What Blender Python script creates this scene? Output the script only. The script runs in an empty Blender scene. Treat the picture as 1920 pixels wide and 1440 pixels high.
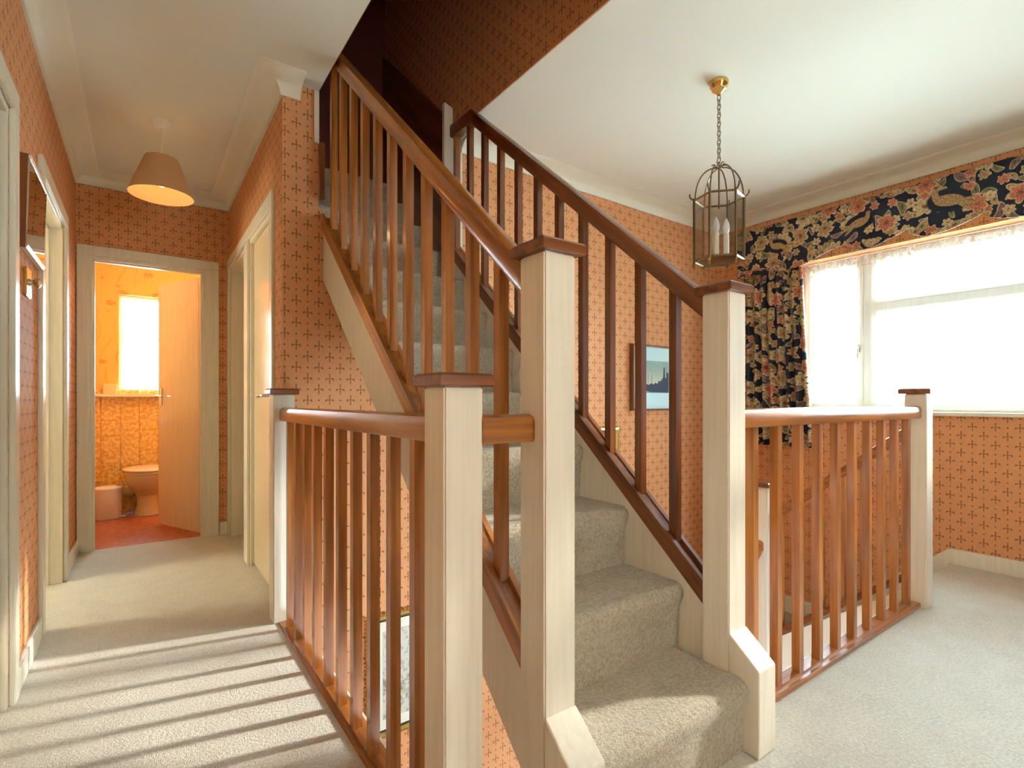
import bpy, bmesh, math, random
from mathutils import Vector, Matrix
random.seed(7)
scn = bpy.context.scene
COL = scn.collection

# ------------------------------------------------------------------ camera
YAW = math.radians(35.63); EYE = 1.061
cam = bpy.data.objects.new('camera', bpy.data.cameras.new('camera'))
COL.objects.link(cam)
cam.location = (0, 0, EYE)
cam.rotation_euler = (math.pi/2, 0, -YAW)
cam.data.sensor_width = 36; cam.data.lens = 36*967.8/1920
cam.data.shift_y = (751.8-720)/1920
cam.data.clip_start = .02
scn.camera = cam

# ------------------------------------------------------------------ light and exposure
world = bpy.data.worlds.new('sky'); scn.world = world; world.use_nodes = True
bg = world.node_tree.nodes['Background']
bg.inputs[0].default_value = (.64, .87, 1.0, 1); bg.inputs[1].default_value = 17.0     # pale overcast daylight
sl_ = bpy.data.lights.new('low_sun', 'SUN'); sl_.energy = 2.6; sl_.angle = math.radians(3.0); sl_.color = (1.0, .95, .86)
sun = bpy.data.objects.new('low_sun', sl_); COL.objects.link(sun)
sun.rotation_euler = Vector((-math.cos(math.radians(12)), math.sin(math.radians(12)), -math.tan(math.radians(19)))).to_track_quat('-Z', 'Y').to_euler()
def portal(name, loc, rot, sx, sy):
    l = bpy.data.lights.new(name, 'AREA'); l.shape = 'RECTANGLE'; l.size = sx; l.size_y = sy
    l.cycles.is_portal = True
    o = bpy.data.objects.new(name, l); COL.objects.link(o); o.location = loc; o.rotation_euler = rot
portal('landing_daylight', (4.50, 1.04, 1.57), (0, math.pi/2, 0), 1.2, 2.06)
portal('rear_fill_daylight', (1.2, -1.86, 1.6), (math.pi/2, 0, 0), .7, .8)  # serves the added opening behind the viewer, fill light only
portal('bedroom_daylight', (-2.85, 3.7, 1.55), (0, -math.pi/2, 0), 1.1, .8)
portal('lower_hall_fill_daylight', (1.9, -.42, -1.4), (math.pi/2, 0, 0), .7, .9)  # serves the opening added below to brighten the stairwell
portal('toilet_daylight', (.13, 6.50, 1.6), (-math.pi/2, 0, 0), .66, 1.0)
scn.view_settings.view_transform = 'Standard'; scn.view_settings.look = 'None'
scn.view_settings.gamma = 1; scn.view_settings.use_curve_mapping = False
scn.view_settings.exposure = 1.72

# ------------------------------------------------------------------ helpers: materials
def lin(r, g, b):
    f = lambda v: (v/255/12.92) if v/255 <= .04045 else ((v/255+.055)/1.055)**2.4
    return (f(r), f(g), f(b), 1)
class N:
    def __init__(s, m): s.t = m.node_tree; s.n = s.t.nodes; s.l = s.t.links
    def new(s, k, **kw):
        n = s.n.new(k)
        for a, b in kw.items(): setattr(n, a, b)
        return n
    def set(s, sock, v):
        if hasattr(v, 'links'): s.l.new(v, sock)
        else: sock.default_value = v
    def m(s, op, a, b=None, c=None, clamp=False):
        n = s.new('ShaderNodeMath', operation=op, use_clamp=clamp)
        for i, v in enumerate((a, b, c)):
            if v is not None: s.set(n.inputs[i], v)
        return n.outputs[0]
    def mix(s, f, a, b):
        n = s.new('ShaderNodeMix', data_type='RGBA')
        s.set(n.inputs[0], f); s.set(n.inputs[6], a); s.set(n.inputs[7], b)
        return n.outputs[2]
    def step(s, v, e0, e1):      # smooth 0..1
        n = s.new('ShaderNodeMapRange', interpolation_type='SMOOTHSTEP')
        s.set(n.inputs[0], v); n.inputs[1].default_value = e0; n.inputs[2].default_value = e1
        n.inputs[3].default_value = 0; n.inputs[4].default_value = 1
        return n.outputs[0]
    def noise(s, vec, scale, detail=2, rough=.5):
        n = s.new('ShaderNodeTexNoise'); n.inputs['Scale'].default_value = scale
        n.inputs['Detail'].default_value = detail; n.inputs['Roughness'].default_value = rough
        if vec is not None: s.l.new(vec, n.inputs['Vector'])
        return n.outputs['Fac']
    def mapping(s, vec, scale=(1,1,1), loc=(0,0,0), rot=(0,0,0)):
        n = s.new('ShaderNodeMapping'); s.l.new(vec, n.inputs[0])
        n.inputs['Scale'].default_value = scale; n.inputs['Location'].default_value = loc; n.inputs['Rotation'].default_value = rot
        return n.outputs[0]
    def bump(s, h, strength, dist):
        n = s.new('ShaderNodeBump'); s.l.new(h, n.inputs['Height'])
        n.inputs['Strength'].default_value = strength; n.inputs['Distance'].default_value = dist
        return n.outputs[0]
    def obj(s): return s.new('ShaderNodeTexCoord').outputs['Object']
    def pos(s): return s.new('ShaderNodeNewGeometry').outputs['Position']
    def xyz(s, v):
        n = s.new('ShaderNodeSeparateXYZ'); s.l.new(v, n.inputs[0]); return n.outputs
def mat(name, color=(.8,.8,.8,1), rough=.5, metal=0, spec=.5):
    m = bpy.data.materials.new(name); m.use_nodes = True
    b = m.node_tree.nodes['Principled BSDF']
    b.inputs['Base Color'].default_value = color; b.inputs['Roughness'].default_value = rough
    b.inputs['Metallic'].default_value = metal; b.inputs['Specular IOR Level'].default_value = spec
    return m, N(m), b

def wallpaper(name, ground, motif, plain=False):
    m, n, b = mat(name, ground, .75, 0, .25)
    P = n.pos(); x, y, z = n.xyz(P)
    nr = n.new('ShaderNodeNewGeometry').outputs['Normal']; nx, ny, nz = n.xyz(nr)
    isx = n.m('GREATER_THAN', n.m('ABSOLUTE', nx), .7)
    u = n.m('ADD', n.m('MULTIPLY', y, isx), n.m('MULTIPLY', x, n.m('SUBTRACT', 1, isx)))
    wob = n.noise(P, 90, 1)
    A, B = .055, .112
    ui = n.m('FLOOR', n.m('DIVIDE', u, A))
    u0 = n.m('SUBTRACT', u, n.m('MULTIPLY', n.m('ADD', ui, .5), A))
    par = n.m('MODULO', n.m('ADD', ui, 200), 2)
    v = n.m('ADD', n.m('ADD', z, 5.6), n.m('MULTIPLY', par, B/2))
    vi = n.m('FLOOR', n.m('DIVIDE', v, B))
    v0 = n.m('SUBTRACT', v, n.m('MULTIPLY', n.m('ADD', vi, .5), B))
    w2 = n.m('MULTIPLY', n.m('SUBTRACT', wob, .5), .004)
    u0 = n.m('ADD', u0, w2); au = n.m('ABSOLUTE', u0)
    def ell(cu, cv, ru, rv, src=au):
        a = n.m('DIVIDE', n.m('SUBTRACT', src, cu), ru); c = n.m('DIVIDE', n.m('SUBTRACT', v0, cv), rv)
        return n.m('ADD', n.m('MULTIPLY', a, a), n.m('MULTIPLY', c, c))
    d = ell(0, .010, .0030, .016)
    for e in (ell(0, -.014, .0030, .014), ell(.008, .001, .009, .0022), ell(.0165, .0008, .0055, .0048),
              ell(.0205, -.005, .0024, .0045), ell(0, .023, .0042, .0055), ell(.0, B/2, .0052, .0046), ell(.0, -B/2, .0052, .0046)):
        d = n.m('MINIMUM', d, e)
    mk = n.m('SUBTRACT', 1, n.step(d, .65, 1.25))
    fade = n.step(n.noise(P, 140, 2), .30, .52)
    mk = n.m('MULTIPLY', mk, n.m('ADD', n.m('MULTIPLY', fade, .5), .38))
    g2 = tuple(c*.86 for c in ground[:3])+(1,)
    gg = n.mix(n.noise(n.mapping(P, (1,1,.35)), 60, 3), ground, g2)
    n.l.new(n.mix(mk, gg, motif), b.inputs['Base Color'])
    n.l.new(n.bump(n.noise(P, 240, 2), .15, .002), b.inputs['Normal'])
    return m
M_PAPER = wallpaper('fleur_wallpaper', lin(232,163,112), lin(128,80,36))

def wood(name, axis, c1, c2, rough=.28):
    m, n, b = mat(name, c1, rough, 0, .5)
    sc = {'x': (2, 40, 40), 'y': (40, 2, 40), 'z': (40, 40, 2), 'r': (40, 2, 40)}[axis]
    O = n.pos()
    if axis == 'r': O = n.mapping(O, rot=(-math.atan(.89), 0, 0))
    g = n.noise(n.mapping(O, sc), 1.0, 4, .6)
    g2 = n.noise(n.mapping(O, tuple(q*.25 for q in sc)), 1.0, 2, .5)
    f = n.m('ADD', n.m('MULTIPLY', g, .65), n.m('MULTIPLY', g2, .35))
    n.l.new(n.mix(n.step(f, .36, .66), c1, c2), b.inputs['Base Color'])
    n.l.new(n.bump(g, .12, .001), b.inputs['Normal'])
    b.inputs['Coat Weight'].default_value = .5; b.inputs['Coat Roughness'].default_value = .15
    return m
W1, W2 = lin(188,118,54), lin(138,78,26)
WOOD = {a: wood('varnished_pine_'+a, a, W1, W2) for a in 'xyzr'}
D1, D2 = lin(144,80,38), lin(96,50,22)
DARK = {a: wood('dark_and_shaded_wood_'+a, a, D1, D2) for a in 'xyzr'}  # darker brown wood; on the right flight it carries the backlit shade

def paint(name, c, rough=.35, br=.1):
    m, n, b = mat(name, c, rough)
    P = n.pos()
    h = n.noise(n.mapping(P, (60, 60, 3)), 1.0, 3)
    n.l.new(n.bump(h, br, .0015), b.inputs['Normal'])
    c2 = tuple(q*.93 for q in c[:3])+(1,)
    n.l.new(n.mix(n.step(h, .35, .7), c, c2), b.inputs['Base Color'])
    return m
M_POST = paint('cream_gloss_paint', lin(240,231,214))
M_TRIM = paint('white_gloss_paint', lin(236,228,208), .3)
M_DOOR = paint('cream_door_paint', lin(238,216,180), .12, .04)
M_COVE, _n, _b = mat('plaster_white', lin(236,230,214), .8, 0, .2)
def ceilmat():
    m, n, b = mat('ceiling_plaster', lin(234,232,222), .85, 0, .2)
    P = n.pos()
    n.l.new(n.bump(n.noise(P, 3, 3), .25, .02), b.inputs['Normal'])
    return m
M_CEIL = ceilmat()
def carpet(name, c1, c2, sc=1.0):
    m, n, b = mat(name, c1, .95, 0, .1)
    P = n.pos()
    a = n.noise(P, 260*sc, 2, .7); c = n.noise(P, 9, 3); d = n.noise(P, 90*sc, 2)
    f = n.m('ADD', n.m('MULTIPLY', a, .5), n.m('ADD', n.m('MULTIPLY', c, .15), n.m('MULTIPLY', d, .35)))
    n.l.new(n.mix(n.step(f, .36, .62), c2, c1), b.inputs['Base Color'])
    n.l.new(n.bump(n.m('ADD', a, d), .8, .006), b.inputs['Normal'])
    b.inputs['Sheen Weight'].default_value = .25; b.inputs['Sheen Roughness'].default_value = .5
    return m
M_CARPET = carpet('beige_twist_carpet', lin(232,224,210), lin(204,193,176))
M_STAIRC = carpet('taupe_stair_carpet', lin(206,192,170), lin(164,149,127))
M_LINO, _n, _b = mat('terracotta_vinyl', lin(176,82,40), .35)
_P = _n.pos(); _n.l.new(_n.mix(_n.step(_n.noise(_P, 22, 4), .35, .65), lin(196,108,58), lin(164,80,40)), _b.inputs['Base Color'])

def metal(name, c, r=.25): return mat(name, c, r, 1)[0]
M_BRASS = metal('polished_brass', lin(226,196,120), .18)
M_OLDBRASS = metal('aged_brass', lin(128,112,84), .32)
M_CHROME = metal('chrome', lin(210,210,208), .15)
M_GOLD = metal('gilt_frame', lin(206,172,96), .4)
M_BLACK = mat('black_line', lin(30,26,24), .5)[0]
M_WHITE = mat('white_plastic', lin(240,236,226), .35)[0]
M_CANDLE = mat('cream_candle_tube', lin(238,230,206), .5)[0]
M_PORC = mat('glazed_porcelain', lin(214,200,160), .12)[0]
M_SEAT = mat('cream_toilet_seat', lin(238,214,176), .2)[0]

def glassy(name, tint, gl=.10, rough=.02):
    m = bpy.data.materials.new(name); m.use_nodes = True; n = N(m); n.n.clear()
    out = n.new('ShaderNodeOutputMaterial'); t = n.new('ShaderNodeBsdfTransparent'); g = n.new('ShaderNodeBsdfGlossy')
    t.inputs[0].default_value = tint; g.inputs['Roughness'].default_value = rough
    fr = n.new('ShaderNodeFresnel'); fr.inputs[0].default_value = 1.45
    mx = n.new('ShaderNodeMixShader'); n.l.new(n.m('MULTIPLY', fr.outputs[0], gl*10, clamp=True), mx.inputs[0])
    n.l.new(t.outputs[0], mx.inputs[1]); n.l.new(g.outputs[0], mx.inputs[2]); n.l.new(mx.outputs[0], out.inputs[0])
    return m
M_GLASS = glassy('window_glass', (.95,.97,.97,1), .08)
M_LGLASS = glassy('lantern_glass', (.955,.95,.945,1), .05)
M_BULB = mat('frosted_bulb_glass', lin(236,238,236), .15)[0]
def net(name, tint, dens=.5):
    m = bpy.data.materials.new(name); m.use_nodes = True; n = N(m); n.n.clear()
    out = n.new('ShaderNodeOutputMaterial'); t = n.new('ShaderNodeBsdfTransparent')
    tr = n.new('ShaderNodeBsdfTranslucent'); tr.inputs[0].default_value = tint
    df = n.new('ShaderNodeBsdfDiffuse'); df.inputs[0].default_value = tint
    m1 = n.new('ShaderNodeMixShader'); m1.inputs[0].default_value = .35
    n.l.new(tr.outputs[0], m1.inputs[1]); n.l.new(df.outputs[0], m1.inputs[2])
    P = n.pos(); z = n.xyz(P)[2]
    lace = n.m('MULTIPLY', n.step(z, 2.06, 2.09), n.step(n.noise(P, 38, 2), .42, .55))
    f = n.m('ADD', dens, n.m('MULTIPLY', lace, .22), clamp=True)
    m2 = n.new('ShaderNodeMixShader'); n.l.new(f, m2.inputs[0])
    n.l.new(t.outputs[0], m2.inputs[1]); n.l.new(m1.outputs[0], m2.inputs[2]); n.l.new(m2.outputs[0], out.inputs[0])
    return m
M_NET = net('white_net_voile', (.93,.96,.97,1), .15)
M_AMBER = net('amber_net_voile', (.98,.68,.40,1), .88)  # amber tint added to warm the bedroom light reaching the corridor
M_DENSE = net('dense_net_voile', (.80,.72,.58,1), .93)
M_NETWC = net('yellowed_net_voile', (.97,.93,.74,1), .22)

def floral(name, birds=()):
    """dark navy chintz with petalled flowers, leaves and birds; uses UV (metres)"""
    m, n, b = mat(name, lin(28,36,52), .55, 0, .3)
    uv = n.new('ShaderNodeTexCoord').outputs['UV']
    wob = n.new('ShaderNodeTexNoise'); wob.inputs['Scale'].default_value = 14; wob.inputs['Detail'].default_value = 2
    n.l.new(uv, wob.inputs['Vector'])
    off = n.new('ShaderNodeVectorMath', operation='SCALE'); n.l.new(wob.outputs['Color'], off.inputs[0]); off.inputs[3].default_value = .03
    ad = n.new('ShaderNodeVectorMath', operation='ADD'); n.l.new(uv, ad.inputs[0]); n.l.new(off.outputs[0], ad.inputs[1])
    P = ad.outputs[0]
    col = n.mix(n.noise(P, 30, 2), lin(24,30,44), lin(40,50,68))
    def layer(col, scale, loc, kind, pal, thr):
        mp = n.mapping(P, (scale, scale, 1), loc)
        vo = n.new('ShaderNodeTexVoronoi', voronoi_dimensions='2D'); n.l.new(mp, vo.inputs['Vector']); vo.inputs['Scale'].default_value = 1
        vo.inputs['Randomness'].default_value = .75
        sub = n.new('ShaderNodeVectorMath', operation='SUBTRACT'); n.l.new(mp, sub.inputs[0]); n.l.new(vo.outputs['Position'], sub.inputs[1])
        dx, dy, _ = n.xyz(sub.outputs[0])
        rc = n.new('ShaderNodeSeparateColor'); n.l.new(vo.outputs['Color'], rc.inputs[0])
        R, G, B = rc.outputs
        r = vo.outputs['Distance']
        if kind == 'flower':
            a = n.m('ARCTAN2', dy, dx)
            pet = n.m('ABSOLUTE', n.m('SINE', n.m('ADD', n.m('MULTIPLY', a, 3), n.m('MULTIPLY', R, 6))))
            rad = n.m('MULTIPLY', n.m('ADD', .62, n.m('MULTIPLY', pet, .38)), thr)
            q = n.m('DIVIDE', r, rad)
        else:
            th = n.m('MULTIPLY', R, 6.28); cs, sn = n.m('COSINE', th), n.m('SINE', th)
            a1 = n.m('ADD', n.m('MULTIPLY', dx, cs), n.m('MULTIPLY', dy, sn))
            b1 = n.m('SUBTRACT', n.m('MULTIPLY', dy, cs), n.m('MULTIPLY', dx, sn))
            b1 = n.m('SUBTRACT', b1, n.m('MULTIPLY', n.m('MULTIPLY', a1, a1), .8))
            q = n.m('SQRT', n.m('ADD', n.m('POWER', n.m('DIVIDE', a1, thr), 2), n.m('POWER', n.m('DIVIDE', b1, thr*.42), 2)))
        inside = n.m('SUBTRACT', 1, n.step(q, .92, 1.02))
        c = n.mix(n.m('GREATER_THAN', G, .5), pal[0], pal[1])
        c = n.mix(n.m('GREATER_THAN', B, .72), c, pal[2])
        c = n.mix(n.step(q, .15, .32), pal[3], c)                       # heart of the flower or vein
        shade = n.step(n.noise(P, 120, 2), .42, .58)
        c = n.mix(n.m('MULTIPLY', shade, .55), c, lin(96,72,60))
        rim = n.m('MULTIPLY', n.step(q, .74, .84), inside)
        c = n.mix(n.m('MULTIPLY', rim, .6), c, lin(222,202,160))
        return n.mix(inside, col, c)
    tan, green, pink, cream, mauve = lin(190,160,112), lin(132,128,88), lin(214,128,96), lin(216,196,150), lin(142,112,112)
    col = layer(col, 10, (3.1,1.7,0), 'leaf', (green, tan, mauve, lin(88,84,60)), .42)
    col = layer(col, 8, (7.7,5.2,0), 'leaf', (tan, green, mauve, lin(88,84,60)), .46)
    col = layer(col, 10, (1.2,8.3,0), 'flower', (cream, tan, pink, lin(176,120,70)), .33)
    col = layer(col, 5.5, (4.4,2.6,0), 'flower', (pink, tan, cream, lin(150,84,60)), .36)
    if birds:
        ux, uy, _ = n.xyz(uv)
        for (bx, by, s, fl) in birds:
            def e(cx, cy, rx, ry, ang):
                cx = cx*s*fl+bx; cy = cy*s+by; ang *= fl
                c0, s0 = math.cos(ang), math.sin(ang)
                dx = n.m('SUBTRACT', ux, cx); dy = n.m('SUBTRACT', uy, cy)
                a = n.m('DIVIDE', n.m('ADD', n.m('MULTIPLY', dx, c0), n.m('MULTIPLY', dy, s0)), rx*s)
                c = n.m('DIVIDE', n.m('SUBTRACT', n.m('MULTIPLY', dy, c0), n.m('MULTIPLY', dx, s0)), ry*s)
                return n.m('ADD', n.m('MULTIPLY', a, a), n.m('MULTIPLY', c, c))
            hal = e(0, .0, .095, .062, -.2)
            col = n.mix(n.m('SUBTRACT', 1, n.step(hal, .8, 1.1)), col, lin(30,40,58))
            d = e(0, 0, .062, .030, -.2)
            for q in (e(-.052, .028, .016, .030, .2), e(-.056, .055, .015, .013, 0), (e(.07, -.03, .05, .010, -.3)), e(.068, -.012, .055, .008, -.05), e(.06, -.045, .045, .008, -.75)):
                d = n.m('MINIMUM', d, q)
            ins = n.m('SUBTRACT', 1, n.step(d, .85, 1.05))
            bc = n.mix(n.step(n.noise(uv, 160, 2), .42, .6), lin(200,166,116), lin(128,100,66))
            col = n.mix(ins, col, bc)
    n.l.new(col, b.inputs['Base Color'])
    return m
M_CHINTZ = floral('floral_chintz')
M_CHINTZB = floral('bird_chintz', [(1.42, .125, 1.25, 1), (.92, .125, 1.0, -1), (.34, .10, .9, 1)])

# ------------------------------------------------------------------ helpers: meshes
ORG = {}
class MB:
    def __init__(s): s.bm = bmesh.new(); s.uv = None
    def box(s, x0, x1, y0, y1, z0, z1, bev=0):
        r = bmesh.ops.create_cube(s.bm, size=1)
        for v in r['verts']:
            v.co = Vector(((x0+x1)/2+v.co.x*(x1-x0), (y0+y1)/2+v.co.y*(y1-y0), (z0+z1)/2+v.co.z*(z1-z0)))
        if bev:
            es = set(e for v in r['verts'] for e in v.link_edges)
            bmesh.ops.bevel(s.bm, geom=list(es), offset=bev, segments=2, affect='EDGES')
        return s
    def prism(s, pts, a, b, axis='x', mi=0):
        """polygon pts in the plane across `axis`, extruded from a to b. x:(y,z) y:(x,z) z:(x,y)"""
        def mk(p, t): return {'x': (t, p[0], p[1]), 'y': (p[0], t, p[1]), 'z': (p[0], p[1], t)}[axis]
        A = [s.bm.verts.new(mk(p, a)) for p in pts]; B = [s.bm.verts.new(mk(p, b)) for p in pts]
        n = len(pts); fs = [s.bm.faces.new(A), s.bm.faces.new(B)]
        for i in range(n): fs.append(s.bm.faces.new((A[i], A[(i+1) % n], B[(i+1) % n], B[i])))
        for f in fs: f.material_index = mi
        return s
    def sweep(s, prof, path, wax):
        """profile (w,h) swept along path points, kept upright; wax = width axis vector"""
        wax = Vector(wax); R = []
        for p in path: R.append([s.bm.verts.new(Vector(p)+wax*w+Vector((0,0,h))) for w, h in prof])
        n = len(prof)
        for i in range(len(R)-1):
            for j in range(n): s.bm.faces.new((R[i][j], R[i][(j+1) % n], R[i+1][(j+1) % n], R[i+1][j]))
        s.bm.faces.new(R[0]); s.bm.faces.new(R[-1])
        return s
    def rings(s, rings, caps=True, closed=True):
        V = [[s.bm.verts.new(p) for p in r] for r in rings]
        for i in range(len(V)-1):
            n = len(V[i])
            for j in range(n if closed else n-1):
                s.bm.faces.new((V[i][j], V[i][(j+1) % n], V[i+1][(j+1) % n], V[i+1][j]))
        if caps: s.bm.faces.new(V[0]); s.bm.faces.new(V[-1])
        return s
    def lathe(s, prof, c=(0,0,0), seg=24, caps=True, sx=1, sy=1):
        return s.rings([[(c[0]+sx*r*math.cos(2*math.pi*k/seg), c[1]+sy*r*math.sin(2*math.pi*k/seg), c[2]+z) for k in range(seg)] for r, z in prof], caps)
    def tube(s, pts, r, seg=8):
        pts = [Vector(p) for p in pts]; rg = []; up = None
        for i, p in enumerate(pts):
            d = (pts[min(i+1, len(pts)-1)]-pts[max(i-1, 0)]).normalized()
            if up is None: up = Vector((0,0,1)) if abs(d.z) < .9 else Vector((1,0,0))
            a = d.cross(up).normalized(); b = a.cross(d).normalized(); up = b
            rr = r[i] if isinstance(r, (list, tuple)) else r
            rg.append([p+a*rr*math.cos(2*math.pi*k/seg)+b*rr*math.sin(2*math.pi*k/seg) for k in range(seg)])
        return s.rings(rg)
    def build(s, name, m, parent=None, smooth=False, loc=None):
        bmesh.ops.recalc_face_normals(s.bm, faces=s.bm.faces)
        o0 = ORG[parent.name] if parent else Vector(loc or (0,0,0))
        for v in s.bm.verts: v.co -= o0
        me = bpy.data.meshes.new(name); s.bm.to_mesh(me); s.bm.free()
        for q in (m if isinstance(m, (list, tuple)) else [m]): me.materials.append(q)
        if smooth:
            for p in me.polygons: p.use_smooth = True
            try: me.set_sharp_from_angle(angle=math.radians(40))
            except Exception: pass
        o = bpy.data.objects.new(name, me); COL.objects.link(o)
        if parent: o.parent = parent
        else: o.location = o0
        ORG[o.name] = o0
        return o
def thing(name, label, cat, loc, group=None):
    o = bpy.data.objects.new(name, None); COL.objects.link(o); o.location = loc
    o.empty_display_size = .1
    o['label'] = label; o['category'] = cat
    if group: o['group'] = group
    ORG[o.name] = Vector(loc); return o
def tag(o, label, cat, group=None):
    o['label'] = label; o['category'] = cat
    if group: o['group'] = group
    return o
def st(o): o['kind'] = 'structure'; return o
def copy_at(o, dv, parent=None):
    c = o.copy(); COL.objects.link(c); c.location = o.location+Vector(dv)
    if parent: c.parent = parent
    ORG[c.name] = ORG[o.name]
    for ch in o.children:
        k = ch.copy(); COL.objects.link(k); k.parent = c
    return c
def box(name, m, x0, x1, y0, y1, z0, z1, parent=None, bev=0, **k):
    return MB().box(x0, x1, y0, y1, z0, z1, bev).build(name, m, parent, **k)

# ------------------------------------------------------------------ main dimensions
XW, XR, XWIN = -.376, .567, 4.29       # corridor left wall, corridor right wall, window wall
YB, YWC = 2.75, 4.683                  # back wall of the stairwell, end wall of the corridor
ZC = 2.66; ZL = -2.64                  # ceiling, lower hall floor
YREAR = -1.7
OX0, OX1, OY0 = .741, 1.52, .85        # ceiling opening of the stairs
S = .895                               # stair slope

# ------------------------------------------------------------------ structure
# floors
f = MB(); f.box(XW-.3, .60, .96, YB, -.25, 0); f.box(XW-.3, .76, YB, YWC+.03, -.25, 0); f.box(XW-.3, XWIN+.1, YREAR, .96, -.25, 0); f.box(3.254, XWIN+.1, .96, 1.07, -.25, 0)
st(f.build('floor', M_CARPET))
st(box('floor_lower_hall', M_CARPET, .3, XWIN+.1, -.2, YB+.1, ZL-.1, ZL))
st(box('floor_toilet', M_LINO, -.6, .95, YWC+.03, 6.42, -.1, -.004))
# left wall of the corridor, two doorways
w = MB()
T = .14
for (a, b, z0, z1) in ((YREAR, 1.62, 0, ZC), (1.62, 2.47, 2.08, ZC), (2.47, 3.16, 0, ZC), (3.16, 4.0, 2.09, ZC), (4.0, YWC+.1, 0, ZC)):
    w.box(XW-T, XW, a, b, z0, z1)
st(w.build('wall_left', M_PAPER))
# corridor end wall with the toilet doorway
w = MB()
for (a, b, z0, z1) in ((XW-T, -.305, 0, ZC), (-.305, .405, 2.09, ZC), (.405, XR+.35, 0, ZC)):
    w.box(a, b, YWC, YWC+.1, z0, z1)
st(w.build('wall_corridor_end', M_PAPER))
# corridor right wall with two doorways
w = MB()
for (a, b, z0, z1) in ((YB, 2.995, 0, ZC), (2.995, 3.70, 2.10, ZC), (3.70, 3.84, 0, ZC), (3.84, 4.60, 2.10, ZC), (4.60, YWC, 0, ZC)):
    w.box(XR, XR+.10, a, b, z0, z1)
st(w.build('wall_corridor_right', M_PAPER))
# back wall of the stairwell
w = MB(); w.box(XR+.10, OX0, YB, YB+.10, 0, ZC); w.box(.42, OX0, YB, YB+.10, ZL, -.01)
w.box(OX0, 1.575, YB, YB+.10, ZL, 1.67); w.box(1.575, XWIN+.1, YB, YB+.10, ZL, ZC)
w.box(OX0, .764, YB, YB+.10, 1.67, 2.06)
st(w.build('wall_back', M_PAPER))
# window wall
WY0, WY1, WZ0, WZ1 = .02, 2.06, .985, 2.165
w = MB(); w.box(XWIN, XWIN+.28, YREAR, YB+.1, ZL, WZ0-.004); w.box(XWIN, XWIN+.28, YREAR, YB+.1, WZ1, ZC+.1)
w.box(XWIN, XWIN+.28, YREAR, WY0, WZ0-.004, WZ1); w.box(XWIN, XWIN+.28, WY1, YB+.1, WZ0-.004, WZ1)
st(w.build('wall_window', M_PAPER))
w = MB(); w.box(XW-T, .85, YREAR-.2, YREAR, -.2, ZC); w.box(1.55, XWIN+.28, YREAR-.2, YREAR, -.2, ZC); w.box(.85, 1.55, YREAR-.2, YREAR, -.2, 1.2); w.box(.85, 1.55, YREAR-.2, YREAR, 2.0, ZC)  # rear opening added to let in fill light from behind the viewer
st(w.build('wall_rear', M_PAPER))
st(box('wall_light_block_left', M_PAPER, XW-.32, XW-.17, YREAR, 2.62, -.25, ZC))  # unseen panel added behind the closed left door to stop light leaks
M_PLAIN = mat('cream_bedroom_wall', lin(240,226,196), .8)[0]
w = MB(); w.box(-2.8, -2.65, 2.5, 3.3, -.1, ZC); w.box(-2.8, -2.65, 4.1, 4.95, -.1, ZC); w.box(-2.8, -2.65, 3.3, 4.1, -.1, 1.0); w.box(-2.8, -2.65, 3.3, 4.1, 2.1, ZC)
w.box(-2.8, XW-T, 2.5, 2.62, -.1, ZC); w.box(-2.8, XW-T, 4.85, 4.95, -.1, ZC)
st(w.build('wall_bedroom_far', M_PLAIN))
st(box('floor_bedroom', M_CARPET, -2.8, XW-.30, 2.5, 4.95, -.1, 0)); st(box('ceiling_bedroom', M_CEIL, -2.8, XW-T, 2.5, 4.95, ZC, ZC+.1))
st(box('wall_light_block_right', M_PAPER, XR+.150, XR+.168, YB+.1, YWC, -.25, ZC))  # unseen thin panel added behind the right-hand doors to block outside light
# lower hall walls
st(box('wall_lower_left', M_PAPER, .32, .42, -.2, YB, ZL, -.25))
w = MB(); w.box(.3, 1.55, -.4, -.2, ZL, -.25); w.box(2.25, XWIN+.28, -.4, -.2, ZL, -.25); w.box(1.55, 2.25, -.4, -.2, ZL, -1.85); w.box(1.55, 2.25, -.4, -.2, -.95, -.25)  # unseen opening added here so daylight fills the lower well
st(w.build('wall_lower_front', M_PAPER))
# ceiling with the stair opening
c = MB(); c.box(XW-T, OX0, YREAR, YWC+.1, ZC, ZC+.2); c.box(OX1, XWIN+.28, YREAR, YB+.1, ZC, ZC+.2); c.box(OX0, OX1, YREAR, OY0, ZC, ZC+.2)
st(c.build('ceiling', M_CEIL))
# upper shaft
ZT = 5.2; YF = 3.78
st(box('wall_upper_right', M_PAPER, OX1-.006, OX1+.1, OY0, YF, ZC+.001, ZT))
st(box('wall_upper_flight_right', M_PAPER, OX1-.006, OX1+.05, YB+.1, YF, 1.4, ZC+.2))
M_SHAFT_SHADE = mat('maroon_shaft_shade', lin(104,44,26), .7)[0]  # shade of the stair shaft put into the wall colour
st(box('wall_upper_left', M_SHAFT_SHADE, OX0-.1, OX0+.004, OY0, YF, ZC+.001, ZT))
st(box('wall_upper_flight_left', M_SHAFT_SHADE, OX0-.05, OX0, YB+.1, YF, 1.4, ZC+.2))
st(box('wall_upper_end', M_SHAFT_SHADE, OX0-.1, OX1+.1, YF, YF+.1, 1.4, ZT))
st(box('wall_upper_front', M_PAPER, OX0-.1, OX1+.1, OY0-.1, OY0, ZC+.2, ZT))
st(box('ceiling_upper', M_CEIL, OX0-.1, OX1+.1, OY0-.1, YF+.1, ZT, ZT+.1))
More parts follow.
